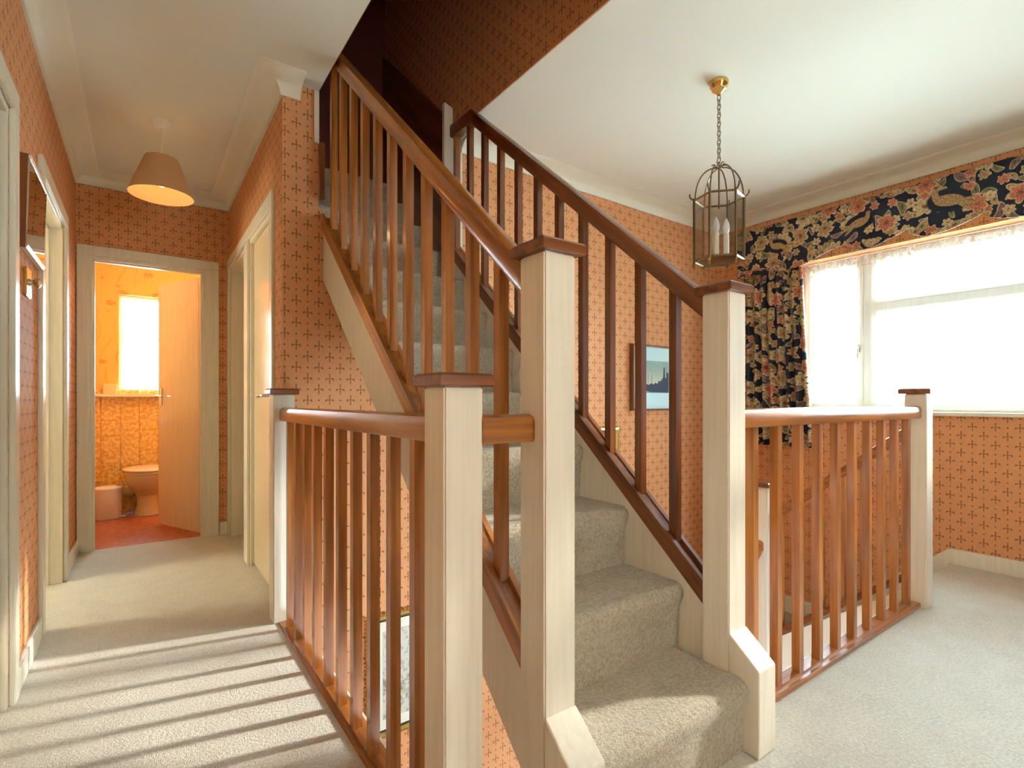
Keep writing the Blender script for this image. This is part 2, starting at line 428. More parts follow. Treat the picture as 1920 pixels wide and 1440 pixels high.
# soft-brown raking dado on the right of the upper flight
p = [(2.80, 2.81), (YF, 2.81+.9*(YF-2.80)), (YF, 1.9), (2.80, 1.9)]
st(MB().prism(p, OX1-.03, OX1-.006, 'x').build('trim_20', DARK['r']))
# toilet room
M_WCP, n, b = mat('sprig_wallpaper', lin(250,176,88), .7, 0, .2)
P = n.pos(); wv = n.new('ShaderNodeTexWave'); wv.inputs['Scale'].default_value = 1.6; wv.inputs['Distortion'].default_value = 9; wv.inputs['Detail'].default_value = 1; wv.inputs['Detail Scale'].default_value = 1.2
n.l.new(P, wv.inputs['Vector'])
vine = n.m('MULTIPLY', n.m('SUBTRACT', 1, n.step(n.m('ABSOLUTE', n.m('SUBTRACT', wv.outputs['Fac'], .5)), .02, .07)), n.step(n.noise(P, 5, 2), .46, .54))
vo = n.new('ShaderNodeTexVoronoi'); vo.inputs['Scale'].default_value = 5; n.l.new(n.mapping(P, (1, 1, 1.6)), vo.inputs['Vector'])
blot = n.m('MULTIPLY', n.m('SUBTRACT', 1, n.step(vo.outputs['Distance'], .16, .26)), n.step(n.noise(P, 60, 2), .42, .52))
c1 = n.mix(n.m('MULTIPLY', vine, .6), lin(253,182,96), lin(212,128,50))
n.l.new(n.mix(n.m('MULTIPLY', blot, .7), c1, lin(236,112,52)), b.inputs['Base Color'])
WCY = 6.30
w = MB(); w.box(-.6, -.185, WCY, WCY+.12, 0, 2.5); w.box(.44, .95, WCY, WCY+.12, 0, 2.5); w.box(-.185, .44, WCY, WCY+.12, 0, 1.13); w.box(-.185, .44, WCY, WCY+.12, 2.10, 2.5)
wwc = st(w.build('wall_toilet_back', M_WCP))
wwl = st(box('wall_toilet_left', M_WCP, -.6, -.47, YWC+.1, WCY, 0, 2.5))
st(box('wall_toilet_right', M_WCP, .85, .95, YWC+.1, WCY, 0, 2.5))
st(box('ceiling_toilet', M_CEIL, -.6, .95, YWC+.1, WCY+.12, 2.5, 2.6))
M_TILE, n, b = mat('mottled_yellow_tile', lin(232,190,104), .2)
P = n.pos(); n.l.new(n.mix(n.step(n.noise(P, 34, 3), .40, .60), lin(246,214,132), lin(222,172,76)), b.inputs['Base Color'])
ti = MB().box(-.0735, .0735, -.006, 0, -.0735, .0735, .002).build('tile', M_TILE, None)
ti.parent = wwc; first = True
for i in range(9):
    for k in range(7):
        o = ti if first else ti.copy()
        if not first: COL.objects.link(o)
        first = False
        o.parent = wwc; o.location = (-.395+i*.15, WCY-.001, .20+k*.15)
st(box('trim_21', M_TRIM, -.47, .85, WCY-.10, WCY+.02, 1.10, 1.128, bev=.004))         # ledge over the tiles
st(box('trim_22', M_TILE, -.47, .85, WCY-.14, WCY-.007, 0, .175, bev=.003))            # boxed pipe run

# baseboards
def bb(name, x0, x1, y0, y1, h=.10): return st(MB().box(x0, x1, y0, y1, 0, h, .004).build(name, M_TRIM))
bb('baseboard_left', XW, XW+.016, 2.55, 3.09)
bb('baseboard_left_far', XW, XW+.016, 4.08, YWC)
bb('baseboard_corridor_end', .50, XR, YWC-.016, YWC)
bb('baseboard_window', XWIN-.016, XWIN, YREAR, 1.075)
bb('baseboard_rear', XW, XWIN, YREAR, YREAR+.016)
bb('baseboard_left_near', XW, XW+.016, YREAR, 1.55)

# coving: concave moulding extruded along a path with mitres
def cove(name, pts, end0=False):
    """pts: list of (wall point, inward offset direction) ; the profile runs from wall to ceiling"""
    q, z0, z1 = .13, 2.577, ZC
    prof = [(0, z0), (.012, z0)]
    for k in range(9):
        a = k/8*math.pi/2
        prof.append((.012+(q-.024)*(1-math.cos(a)), z0+.004+(z1-z0-.012)*math.sin(a)))
    prof += [(q-.006, z1-.004), (q, z1-.002), (q, z1+.01), (0, z1+.01)]
    mb = MB(); R = [[(x+ix*d, y+iy*d, z) for d, z in prof] for (x, y, ix, iy) in pts]
    mb.rings(R)
    return st(mb.build(name, M_COVE, None, smooth=True))
cove('trim_1', [(XW, YREAR, 1, 0), (XW, YWC, 1, -1), (XR, YWC, -1, -1), (XR, YB, -1, -1), (.65, YB, 0, -1)])
cove('trim_2', [(1.585, YB, 0, -1), (XWIN, YB, -1, -1), (XWIN, YREAR, -1, 0)])
# white edge beads beside the stair opening
st(box('trim_3', M_TRIM, OX0-.022, OX0+.002, YB-.006, YB+.1, 2.39, ZC-.002))
st(box('trim_4', M_TRIM, 1.566, 1.592, YB-.008, YB+.1, 1.40, ZC))

# architraves: (name, plane axis, plane, a0, a1, z head)
def architrave_x(name, xp, s, a0, a1, zh, w=.075, t=.018):
    m = MB(); x0, x1 = (xp, xp+s*t) if s > 0 else (xp+s*t, xp)
    m.box(x0, x1, a0-w, a0, 0, zh, .003); m.box(x0, x1, a1, a1+w, 0, zh, .003); m.box(x0, x1, a0-w, a1+w, zh, zh+w, .003)
    return m
m = architrave_x('', XW, 1, 1.62, 2.47, 2.08); m.box(XW-T, XW-.001, 2.44, 2.475, 0, 2.05); m.box(XW-T, XW-.001, 1.615, 1.65, 0, 2.05); m.box(XW-T, XW, 1.62, 2.47, 2.05, 2.085)
st(m.build('trim_5', M_TRIM))
d = st(MB().box(XW-.055, XW-.015, 1.655, 2.435, .008, 2.045, .003).build('door_1', M_DOOR))
MB().tube([(XW-.02, 1.72, 1.02), (XW+.03, 1.72, 1.02), (XW+.035, 1.83, 1.02)], .008).build('handle', M_CHROME, d, smooth=True)
m = architrave_x('', XW, 1, 3.16, 4.0, 2.085); m.box(XW-T-.02, XW-.001, 3.97, 4.005, 0, 2.06); m.box(XW-T-.02, XW-.001, 3.155, 3.19, 0, 2.06); m.box(XW-T-.02, XW-.001, 3.16, 4.0, 2.06, 2.095)
m.box(XW-.075, XW-.06, 3.957, 3.97, 0, 2.06); m.box(XW-.075, XW-.06, 3.19, 3.97, 2.048, 2.06)
st(m.build('trim_6', M_TRIM))
st(MB().box(XW-T-.80, XW-T-.03, 3.15, 3.19, .008, 2.055, .003).build('door_2', M_DOOR))
# corridor right side: two frames with a shared post
m = MB(); t = .016
m.box(XR-t, XR, 2.93, 2.995, 0, 2.10, .003); m.box(XR-t, XR, 3.70, 3.84, 0, 2.10, .003); m.box(XR-t, XR, 4.60, YWC-.001, 0, 2.10, .003)
m.box(XR-t, XR, 2.93, YWC-.001, 2.10, 2.175, .003)
for a0, a1 in ((2.995, 3.70), (3.84, 4.60)):
    m.box(XR+.001, XR+.11, a0-.002, a0+.025, 0, 2.075); m.box(XR+.001, XR+.11, a1-.025, a1+.002, 0, 2.075); m.box(XR, XR+.11, a0, a1, 2.075, 2.102)
st(m.build('trim_7', M_TRIM))
d = st(MB().box(XR+.020, XR+.058, 3.022, 3.673, .012, 2.072, .003).build('door_3', M_DOOR))
h = MB(); h.lathe([(.024, 0), (.024, .006), (.010, .008), (.010, .012)], (0,0,0), 16)
for v in h.bm.verts: v.co = Vector((XR+.020-v.co.z, 3.09+v.co.x, 1.09+v.co.y))
h.tube([(XR+.012, 3.09, 1.09), (XR-.035, 3.09, 1.09), (XR-.042, 3.10, 1.09), (XR-.042, 3.19, 1.085), (XR-.038, 3.205, 1.083)], [.008,.008,.009,.007,.006])
h.build('lever_handle', M_CHROME, d, smooth=True)
st(MB().box(XR+.11, XR+.148, 3.867, 4.573, .012, 2.072, .003).build('door_4', M_DOOR))
# toilet door frame and open leaf
m = MB(); w_, t = .065, .018
m.box(-.305-w_, -.305, YWC-t, YWC, 0, 2.085, .003); m.box(.405, .405+w_+.025, YWC-t, YWC, 0, 2.085, .003); m.box(-.305-w_, .405+w_+.025, YWC-t, YWC, 2.085, 2.155, .004)
m.box(-.312, -.285, YWC-.004, YWC+.1, 0, 2.065); m.box(.385, .412, YWC-.004, YWC+.1, 0, 2.065); m.box(-.305, .405, YWC-.004, YWC+.1, 2.065, 2.092)
m.box(-.285, -.273, YWC+.03, YWC+.06, 0, 2.053); m.box(.373, .385, YWC+.03, YWC+.06, 0, 2.053); m.box(-.285, .385, YWC+.03, YWC+.06, 2.053, 2.065)
st(m.build('trim_8', M_TRIM))
d = st(MB().box(-.62, 0, -.018, .018, .012, 2.05, .003).build('door_5', M_DOOR))
hd = MB(); hd.box(-.585, -.548, -.026, -.018, 1.02, 1.17, .003); hd.tube([(-.566, -.02, 1.10), (-.566, -.06, 1.10), (-.56, -.065, 1.10), (-.47, -.065, 1.098)], .008)
hd.build('lever_handle', M_CHROME, d, smooth=True)
d.location = (.385, YWC+.125, 0); d.rotation_euler = (0, 0, -math.atan2(.59, .23)+0)
# leaf runs from the hinge (.385) back to about (.17, 5.29)
d.rotation_euler = (0, 0, math.pi+math.atan2(.52, -.235))

# ------------------------------------------------------------------ windows
def window_x():
    fr = MB(); x0, x1 = XWIN+.17, XWIN+.225
    def bar(y0, y1, z0, z1):
        e = .0015 if (y1-y0) > (z1-z0) else 0
        fr.box(x0+e, x1-e, y0, y1, z0, z1, .003)
    bar(WY0, WY0+.05, WZ0, WZ1); bar(WY1-.05, WY1, WZ0, WZ1); bar(WY0, WY1, WZ0, WZ0+.05); bar(WY0, WY1, WZ1-.05, WZ1)
    muls = [1.60]
    for y in muls: bar(y-.035, y+.035, WZ0, WZ1)
    bar(WY0, 1.60, 1.74, 1.79)
    o = st(fr.build('window_1', M_TRIM))
    # casement sashes
    spans = [(WY0+.05, 1.565, 0), (1.635, WY1-.05, 1)]
    for a, b, full in spans:
        for z0, z1 in (((WZ0+.05, WZ1-.05),) if full else ((WZ0+.05, 1.74), (1.79, WZ1-.05))):
            s_ = MB(); w = .035
            s_.box(x0-.012, x1-.01, a, a+w, z0, z1, .003); s_.box(x0-.012, x1-.01, b-w, b, z0, z1, .003)
            s_.box(x0-.0105, x1-.0115, a+.001, b-.001, z0+.001, z0+w, .003); s_.box(x0-.0105, x1-.0115, a+.001, b-.001, z1-w, z1-.001, .003)
            sa = s_.build('sash', M_TRIM, o)
            MB().box(x0+.012, x0+.016, a+w, b-w, z0+w, z1-w).build('pane', M_GLASS, sa)
    hh = MB(); hh.box(x0-.03, x0-.012, 1.648, 1.668, 1.43, 1.49, .003); hh.tube([(x0-.03, 1.658, 1.47), (x0-.045, 1.658, 1.46), (x0-.045, 1.658, 1.38)], .007)
    hh.build('casement_handle', M_CHROME, o, smooth=True)
    sl = MB(); sl.box(XWIN-.035, XWIN+.17, WY0+.001, WY1-.001, WZ0-.022, WZ0+.001, .004); sl.build('window_sill', M_TRIM, o)
window_x()
o = MB(); x0, x1, z0, z1, yf = -.185, .44, 1.13, 2.10, WCY+.06
o.box(x0, x0+.04, yf, yf+.05, z0, z1, .003); o.box(x1-.04, x1, yf, yf+.05, z0, z1, .003); o.box(x0+.001, x1-.001, yf+.002, yf+.048, z0+.001, z0+.04, .003); o.box(x0+.001, x1-.001, yf+.002, yf+.048, z1-.04, z1-.001, .003)
o.box(x0+.001, x1-.001, yf+.002, yf+.048, 1.66, 1.70, .003)
o = st(o.build('window_2', M_TRIM))
MB().box(x0+.04, x1-.04, yf+.02, yf+.024, z0+.04, 1.66).build('pane', M_GLASS, o)
MB().box(x0+.04, x1-.04, yf+.02, yf+.024, 1.70, z1-.04).build('pane', M_GLASS, o)

# neighbouring house outside the landing window
nh = thing('neighbour_house', 'white rendered neighbouring house seen through the landing window net', 'building', (16, 2, -3.5))
M_REND = mat('white_render', lin(235,236,232), .9)[0]; M_SLATE = mat('grey_roof', lin(176,180,186), .8)[0]; M_BLUE = mat('blue_window_glass', lin(20,44,62), .6)[0]
MB().box(16, 22, -3, 7, -3.5, 4.45).build('wall', M_REND, nh)
MB().prism([(15.6, 4.45), (22.4, 4.45), (19, 5.5)], -3.2, 7.2, 'y').build('roof', M_SLATE, nh)
for k, (ya, yb) in enumerate(((5.25,5.75), (4.55,4.95), (3.75,4.15), (3.0,3.4), (2.3,2.7), (1.6,2.0))):
    wf = MB().box(15.95, 16.01, ya-.06, yb+.06, 3.35, 3.98).build('window', M_REND, nh)
    MB().box(15.93, 15.96, ya, yb, 3.42, 3.92).build('pane', M_BLUE, wf)
gd = MB().box(4.9, 40, -25, 30, -3.6, -3.5).build('ground_outside', mat('pale_paving', lin(190,186,178), .9)[0]); st(gd)

# ------------------------------------------------------------------ staircase to the upper floor
GO, RI = .246, .22
def step_prof(y, z, depth=GO, drop=RI):
    r = .034; pr = [(y+.022, z-drop-.012), (y+.016, z-.085), (y+.004, z-.055)]
    for k in range(7):
        a = math.pi-k/6*math.pi/2
        pr.append((y+r+r*math.cos(a), z-r+r*math.sin(a)*1.0))
    return pr+[(y+depth+.05, z), (y+depth+.05, z-.06)]
SX0, SX1 = .80, 1.50
stair = thing('staircase', 'carpeted flight climbing from the landing floor between two balustrades', 'staircase', (1.15, .86, 0))
for k in range(12):
    y, z = .843+GO*k, RI*(k+1)
    x0, x1 = (.838, 1.477) if k == 0 else (SX0, SX1)
    MB().prism(step_prof(y, z, GO if k < 11 else .15), x0, x1, 'x').build('step', M_STAIRC, stair, smooth=True)
CT = lambda y: .485+S*(y-1.02)       # top of the string cap
def string(x0, x1, y0, y1, d=.345):
    return MB().prism([(y0, CT(y0)-.05), (y1, CT(y1)-.05), (y1, CT(y1)-d), (y0, CT(y0)-d)], x0, x1, 'x')
string(.765, .800, 1.0, 2.84).build('string', M_POST, stair)
string(1.500, 1.540, 1.0, 2.80).build('string', M_POST, stair)
MB().prism([(1.02, CT(1.02)-.362), (2.75, CT(2.75)-.362), (2.75, CT(2.75)-.372), (1.02, CT(1.02)-.372)], .80, 1.50, 'x').build('soffit', M_POST, stair)

# shared balustrade parts
RAILP = [(-.026,0), (.026,0), (.031,.007), (.031,.047), (.026,.058), (.012,.064), (-.012,.064), (-.026,.058), (-.031,.047), (-.031,.007)]
def post(parent, x, y, z0, z1, w=.095, cap=True, name='newel_post', capmat=None, m=None, capov=.018):
    p = MB().box(x, x+w, y, y+w, z0, z1, .004).build(name, m or M_POST, parent)
    if cap:
        c = MB(); a = capov
        rg = []
        for o_, z in ((a-.004, 0), (a, .003), (a, .022), (a-.006, .028)):
            rg.append([(x-o_, y-o_, z1+z), (x+w+o_, y-o_, z1+z), (x+w+o_, y+w+o_, z1+z), (x-o_, y+w+o_, z1+z)])
        c.rings(rg); c.build('cap', capmat or DARK['x'], p)
    return p
def foot(parent, x, w, y0, y1, zf, zb):
    m = MB().prism([(y0, 0), (y1, 0), (y1, zb), (y0, zf)], x, x+w, 'x')
    bmesh.ops.bevel(m.bm, geom=[e for e in m.bm.edges], offset=.003, segments=1, affect='EDGES')
    return m.build('foot_block', M_POST, parent)

# --- left stair balustrade (between the stairwell and the flight)
XC, YN, WN = .742, .908, .095
lb = thing('stair_balustrade', 'tall pine balustrade on the left of the carpeted flight, with cream newel', 'balustrade', (XC+WN/2, YN+WN/2, 0))
post(lb, XC, YN, -.3, 1.405)
foot(lb, XC, WN, .810, YN, .259, .342)
RT = lambda y: 1.424+.893*(y-1.044)
MB().sweep([(w, h*1.28-.083) for w, h in RAILP], [(.79, 1.0, RT(1.0)), (.79, 2.66, RT(2.66))], (1,0,0)).build('handrail', WOOD['r'], lb, smooth=True)
def cap_string(x0, x1, y0, y1, parent, mt):
    MB().prism([(y0, CT(y0)-.018), (y1, CT(y1)-.018), (y1, CT(y1)-.075), (y0, CT(y0)-.075)], x0, x1, 'x').build('string_cap', mt, parent)
    for a, b in ((x0, x0+.018), (x1-.018, x1)):
        MB().prism([(y0, CT(y0)), (y1, CT(y1)), (y1, CT(y1)-.02), (y0, CT(y0)-.02)], a, b, 'x').build('cap_bead', mt, parent)
cap_string(.753, .823, 1.0, 2.752, lb, WOOD['r'])
def raked_bars(parent, x0, ystarts, top, mt, th):
    proto = None
    for i, y in enumerate(ystarts):
        zb = CT(y)-.012
        if proto is None:
            zt = top(y)-th
            proto = MB().prism([(y, zb), (y+.03, zb+.03*S), (y+.03, zt+.03*S+.02), (y, zt+.02)], x0, x0+.03, 'x').build('baluster', mt['z'], parent); y00 = y
            pf = MB().prism([(y+.032, CT(y+.032)-.019), (y+.148, CT(y+.148)-.019), (y+.148, CT(y+.148)-.005), (y+.032, CT(y+.032)-.005)], x0-.001, x0+.031, 'x').build('fillet', mt['y'], parent)
        else:
            copy_at(proto, (0, y-y00, S*(y-y00)), parent)
            if y+.148 < 2.76: copy_at(pf, (0, y-y00, S*(y-y00)), parent)
raked_bars(lb, .775, [1.137+.150*i for i in range(11)], RT, WOOD, .083)
MB().box(.742, .766, 2.72, YB-.001, 2.10, 2.39, .002).build('wall_block', DARK['z'], lb)

# --- right stair balustrade
XN2 = 1.478
rb = thing('stair_balustrade', 'dark-topped balustrade, its wood darkened for backlit shade, on the right of the carpeted flight, rail turning level at the top', 'balustrade', (XN2+WN/2, YN+WN/2, 0))
post(rb, XN2, YN, -.3, 1.405, capmat=DARK['x'])
foot(rb, XN2, WN, .812, YN, .259, .342)
R2 = lambda y: 1.405+.869*(y-1.0)
MB().sweep([(w, h*1.3-.083) for w, h in RAILP], [(1.525, 1.0, R2(1.0)), (1.525, 2.50, R2(2.50)), (1.525, 2.725, R2(2.50)+.01)], (1,0,0)).build('handrail', DARK['r'], rb, smooth=True)
cap_string(1.488, 1.556, 1.0, 2.75, rb, DARK['r'])
proto = None
for i in range(11):
    y = 1.127+.155*i; zb = CT(y)-.012; zt = min(R2(y), R2(2.49))-.07
    MB().prism([(y, zb), (y+.03, zb+.03*S), (y+.03, zt+.02), (y, zt)], 1.510, 1.540, 'x').build('baluster', DARK['z'], rb)
    if y+.15 < 2.74:
        if proto is None:
            proto = MB().prism([(y+.032, CT(y+.032)-.019), (y+.153, CT(y+.153)-.019), (y+.153, CT(y+.153)-.005), (y+.032, CT(y+.032)-.005)], 1.509, 1.541, 'x').build('fillet', DARK['y'], rb); y00 = y
        else: copy_at(proto, (0, y-y00, S*(y-y00)), rb)
p = MB().prism([(1.457, 1.7), (1.518, 1.7), (1.518, 2.815), (1.457, 2.835)], 2.722, 2.748, 'y').build('upper_newel_post', M_POST, rb)

# ------------------------------------------------------------------ landing balustrade on the left (runs along the corridor)
XL = .507
bl = thing('landing_balustrade', 'waist-high pine balustrade along the corridor side of the stairwell', 'balustrade', (XL+.047, .995, 0))
post(bl, XL, .947, -.3, 1.092)
hp = post(bl, XL, 2.652, 0, 1.092, w=.095, m=M_POST)
MB().sweep([(w, h) for w, h in RAILP], [(.564, 2.653, .966), (.564, 1.041, .966)], (1,0,0)).build('handrail', WOOD['y'], bl, smooth=True)
MB().sweep([(w, h) for w, h in RAILP], [(.601, .976, .966), (.742, .976, .966)], (0,1,0)).build('rail_stub', WOOD['x'], bl, smooth=True)
MB().box(.527, .603, 1.041, 2.653, -.02, .006, .003).build('base_rail', WOOD['y'], bl)
pb = None
for i in range(10):
    y = 1.175+.1515*i
    if pb is None:
        y00 = y
        pb = MB().box(.546, .576, y, y+.03, .004, .968).build('baluster', WOOD['z'], bl)
        pf = MB().box(.545, .577, y+.031, y+.1505, .005, .014).build('fillet', WOOD['y'], bl)
    else:
        copy_at(pb, (0, y-y00, 0), bl)
        if i < 9: copy_at(pf, (0, y-y00, 0), bl)
# fluted wall strip behind the far newel
st(box('trim_9', M_TRIM, XR-.055, XR+.03, YB-.004, YB+.002, 0, .965))

# ------------------------------------------------------------------ landing balustrade on the right (in front of the window)
XF = 3.254
br = thing('landing_balustrade', 'waist-high balustrade in front of the curtained window, running to the far newel', 'balustrade', (2.4, .96, 0))
post(br, XF, YN, -.25, 1.098, capov=.022)
MB().sweep(RAILP, [(1.572, .960, .972), (XF, .960, .972)], (0,1,0)).build('handrail', WOOD['x'], br, smooth=True)
MB().box(1.572, XF, .932, 1.008, 0, .022, .003).build('base_rail', WOOD['x'], br)
pb = None
for i in range(10):
    x = 1.70+.161*i
    if pb is None:
        x00 = x
        pb = MB().box(x, x+.03, .953, .983, .02, .974).build('baluster', WOOD['z'], br)
        pf = MB().box(x+.031, x+.160, .952, .984, .021, .030).build('fillet', WOOD['x'], br)
    else:
        copy_at(pb, (x-x00, 0, 0), br)
        if i < 9: copy_at(pf, (x-x00, 0, 0), br)

# fascias of the stairwell edge
st(box('trim_10', M_POST, .60, .612, 1.04, YB, -.27, .0))
st(box('trim_11', M_POST, .84, XF, 1.008, 1.02, -.27, .012))

# ------------------------------------------------------------------ lower staircase
ls = thing('lower_staircase', 'lower flight going down beside the window wall, cream spandrel and pine handrail', 'staircase', (3.3, 1.8, -.66))
for k in range(3):
    y = 1.02+.25*k; z = -.22*(k+1)
    if k < 2: MB().box(3.35, XWIN, y-.02, y+.27, z-.22, z, .02).build('step', M_STAIRC, ls)
MB().box(3.30, XWIN, 1.52, YB, -.80, -.66, .01).build('half_landing', M_STAIRC, ls)
for k in range(9):
    x = 3.30-.25*k; z = -.66-.22*(k+1)
    if k < 8: MB().box(x-.27, x+.02, 1.86, YB, z-.22, z, .02).build('step', M_STAIRC, ls)
MB().prism([(1.0, -2.6), (1.0, .10), (1.0, .07), (1.76, -.50), (1.76, -2.6)], 3.31, 3.34, 'x').build('spandrel', M_POST, ls)
zl = lambda y: .145-.80*(y-1.02)
MB().prism([(1.0, zl(1.0)), (1.76, zl(1.76)), (1.76, zl(1.76)-.045), (1.0, zl(1.0)-.045)], 3.292, 3.352, 'x').build('string_cap', DARK['y'], ls)
zr = lambda y: .925-.80*(y-1.02)
MB().sweep([(w, h-.068) for w, h in RAILP], [(3.322, .985, zr(.985)), (3.322, 1.76, zr(1.76))], (1,0,0)).build('handrail', WOOD['y'], ls, smooth=True)
def pxY(px, X):
    k = (px-960)/967.8; c_, s_ = math.cos(YAW), math.sin(YAW); return X*(c_-k*s_)/(s_+k*c_)
for y in (1.11, 1.205, 1.31, 1.425, 1.545, 1.665):
    MB().prism([(y, zl(y)-.02), (y+.026, zl(y)-.04), (y+.026, zr(y)-.075), (y, zr(y)-.055)], 3.309, 3.335, 'x').build('baluster', WOOD['z'], ls)
post(ls, 3.255, 1.735, -2.6, .505, capmat=DARK['x'])
MB().sweep([(w, h-.06) for w, h in RAILP], [(3.256, 1.79, .155), (1.10, 1.79, .155-.88*2.15)], (0,1,0)).build('handrail', WOOD['x'], ls, smooth=True)
MB().prism([(3.26, -.62), (3.26, -1.0), (1.2, -2.64), (1.0, -2.64), (1.0, -2.50)], 1.775, 1.805, 'y').build('string', M_POST, ls)
st(box('baseboard_half_landing', M_TRIM, XWIN-.016, XWIN, 1.70, YB, -.66, -.53))
st(MB().prism([(1.075, .10), (1.72, -.46), (1.72, -.64), (1.075, -.06)], XWIN-.016, XWIN, 'x').build('trim_12', M_TRIM))

# ------------------------------------------------------------------ pelmet, curtain, nets
def cloth(name, y0, y1, zt, zb, x, amp, folds, m, parent=None, nv=14, nu=None, flare=None, scal=None, uvo=(0,0), loc=None, thick=.004, smooth=True, seed=0, us=1.35):
    rnd = random.Random(seed); bm = bmesh.new(); uvl = bm.loops.layers.uv.new('UVMap')
    nu = nu or folds*10; G = []
    ph = [rnd.uniform(-.5, .5) for _ in range(folds+2)]
    for i in range(nu+1):
        t = i/nu; row = []
        for j in range(nv+1):
            s_ = j/nv; z = zt+((scal(t) if scal else zb)-zt)*s_
            yy = y0+(y1-y0)*t
            if flare: yy = flare(t, s_)
            fo = t*folds*2*math.pi
            a = amp*(.35+.65*s_)*(math.sin(fo+.5*math.sin(fo*.37+ph[int(t*folds)]))+.25*math.sin(2*fo+s_*1.2))
            row.append((bm.verts.new((x+a, yy, z)), (uvo[0]+t*abs(y1-y0)*us, uvo[1]+z)))
        G.append(row)
    for i in range(nu):
        for j in range(nv):
            q = [G[i][j], G[i+1][j], G[i+1][j+1], G[i][j+1]]
            f_ = bm.faces.new([v for v, _ in q]); f_.smooth = True
            for lp, (_, u) in zip(f_.loops, q): lp[uvl].uv = u
    o0 = ORG[parent.name] if parent else Vector(loc or (x, (y0+y1)/2, zt))
    for v in bm.verts: v.co -= o0
    me = bpy.data.meshes.new(name); bm.to_mesh(me); bm.free(); me.materials.append(m)
    o = bpy.data.objects.new(name, me); COL.objects.link(o)
    if parent: o.parent = parent
    else: o.location = o0
    ORG[o.name] = o0
    if thick:
        md = o.modifiers.new('thickness', 'SOLIDIFY'); md.thickness = thick
    return o
cur = cloth('floral_curtain', 2.44, 1.97, 2.30, .70, 4.19, .030, 8, M_CHINTZ,
            flare=lambda t, s_: 2.44-(.48+.09*s_**1.3)*t, uvo=(.3, .2), nv=24)
tag(cur, 'dark navy floral curtain hanging in folds left of the window', 'curtain')
pel = thing('pelmet', 'dark floral pelmet with bird pattern and scalloped lower edge above the window', 'pelmet', (4.2, .9, 2.3))
def scal(t):
    y = 2.46-t*2.9
    if y > 1.99: return 2.10
    if y > 1.66: q = (1.99-y)/.33; return 2.10+.085*q*q*(3-2*q)
    p = ((1.66-y) % .395)/.395                      # scallop: a small point, then a sagging curve
    return 2.185-.055*math.sin(math.pi*min(1, p*1.1)**.8)+.012*max(0, 1-abs(p-.97)*20)
cloth('valance', 2.46, -.44, 2.485, 2.15, 4.135, .004, 10, M_CHINTZB, pel, nv=6, nu=160, scal=scal, uvo=(0, -2.2), thick=.006, us=1.0)
sw = MB(); sw.tube([(4.128, 2.45-.40*i/12, 2.165-.05*math.sin(math.pi*i/12)+(.05 if i in (12,) else 0)) for i in range(13)], [.022+.006*math.sin(i*2.1) for i in range(13)], 10)
so = sw.build('gathered_edge', M_CHINTZ, pel, smooth=True)
ul = so.data.uv_layers.new(name='UVMap')
for lp in so.data.loops: v = so.data.vertices[lp.vertex_index].co; ul.data[lp.index].uv = (v.y*1.3+v.x, v.z+v.x)
MB().box(4.14, XWIN-.001, 2.445, 2.46, 2.17, 2.485).build('side_return', M_CHINTZ, pel)
MB().box(4.14, XWIN-.001, -.44, 2.46, 2.470, 2.482).build('board', M_TRIM, pel)
n1 = cloth('net_curtain', 2.05, 1.635, 2.155, 1.0, XWIN+.105, .008, 14, M_NET, nv=3, thick=0, flare=lambda t, s_: 2.05-.415*(t**.8), seed=3)
tag(n1, 'sheer white net curtain over the narrow left window light', 'curtain')
n2 = cloth('net_curtain', 1.62, .04, 2.155, 1.0, XWIN+.105, .008, 26, M_NET, nv=3, thick=0, nu=300, flare=lambda t, s_: 1.62-1.58*(t**1.35), seed=4)
tag(n2, 'wide sheer white net curtain gathered beside the mullion, over the right window lights', 'curtain')
rod = MB().tube([(XWIN+.105, .025, 2.158), (XWIN+.105, 2.055, 2.158)], .005).build('curtain_wire', M_WHITE, loc=(XWIN+.1, .4, 2.158))
tag(rod, 'thin white wire carrying the net curtains under the window head', 'curtain rail')
# nets: added amber bedroom one, rear fill opening, then the toilet window
n4 = cloth('net_curtain', 0, 1, 2.12, .99, 0, .008, 16, M_AMBER, nv=2, thick=0, loc=(0,0,0), seed=9)
for v in n4.data.vertices: v.co = Vector((-2.63+v.co.x, 3.02+1.35*v.co.y, v.co.z))
tag(n4, 'added amber net warming the unseen bedroom daylight beyond the left corridor doorway', 'curtain')
n3 = cloth('net_curtain', 0, 1, 2.02, 1.18, 0, .008, 12, M_DENSE, nv=2, thick=0, loc=(0,0,0), seed=8)
for v in n3.data.vertices: v.co = Vector((.84+.72*v.co.y, YREAR-.06+v.co.x, v.co.z))
tag(n3, 'cream net over the added fill-light opening in the rear wall behind the viewer', 'curtain')
bmn = cloth('net_curtain', 0, 1, 2.07, 1.14, 0, .010, 9, M_NETWC, nv=4, thick=0, loc=(0,0,0), seed=5)
for v in bmn.data.vertices: v.co = Vector((-.18+.61*v.co.y, WCY+.03+v.co.x, v.co.z))
tag(bmn, 'yellowed net curtain over the small toilet window', 'curtain')

# ------------------------------------------------------------------ lantern
LX, LY = 2.351, 1.499
L = thing('lantern', 'hexagonal brass and glass hall lantern hanging on a chain from the ceiling', 'lantern', (LX, LY, ZC))
MB().lathe([(.046, 0), (.048, -.006), (.044, -.022), (.036, -.030), (.034, -.042), (.024, -.050), (.012, -.060), (.008, -.066)][::-1], (LX, LY, ZC), 24).build('ceiling_rose', M_BRASS, L, smooth=True)
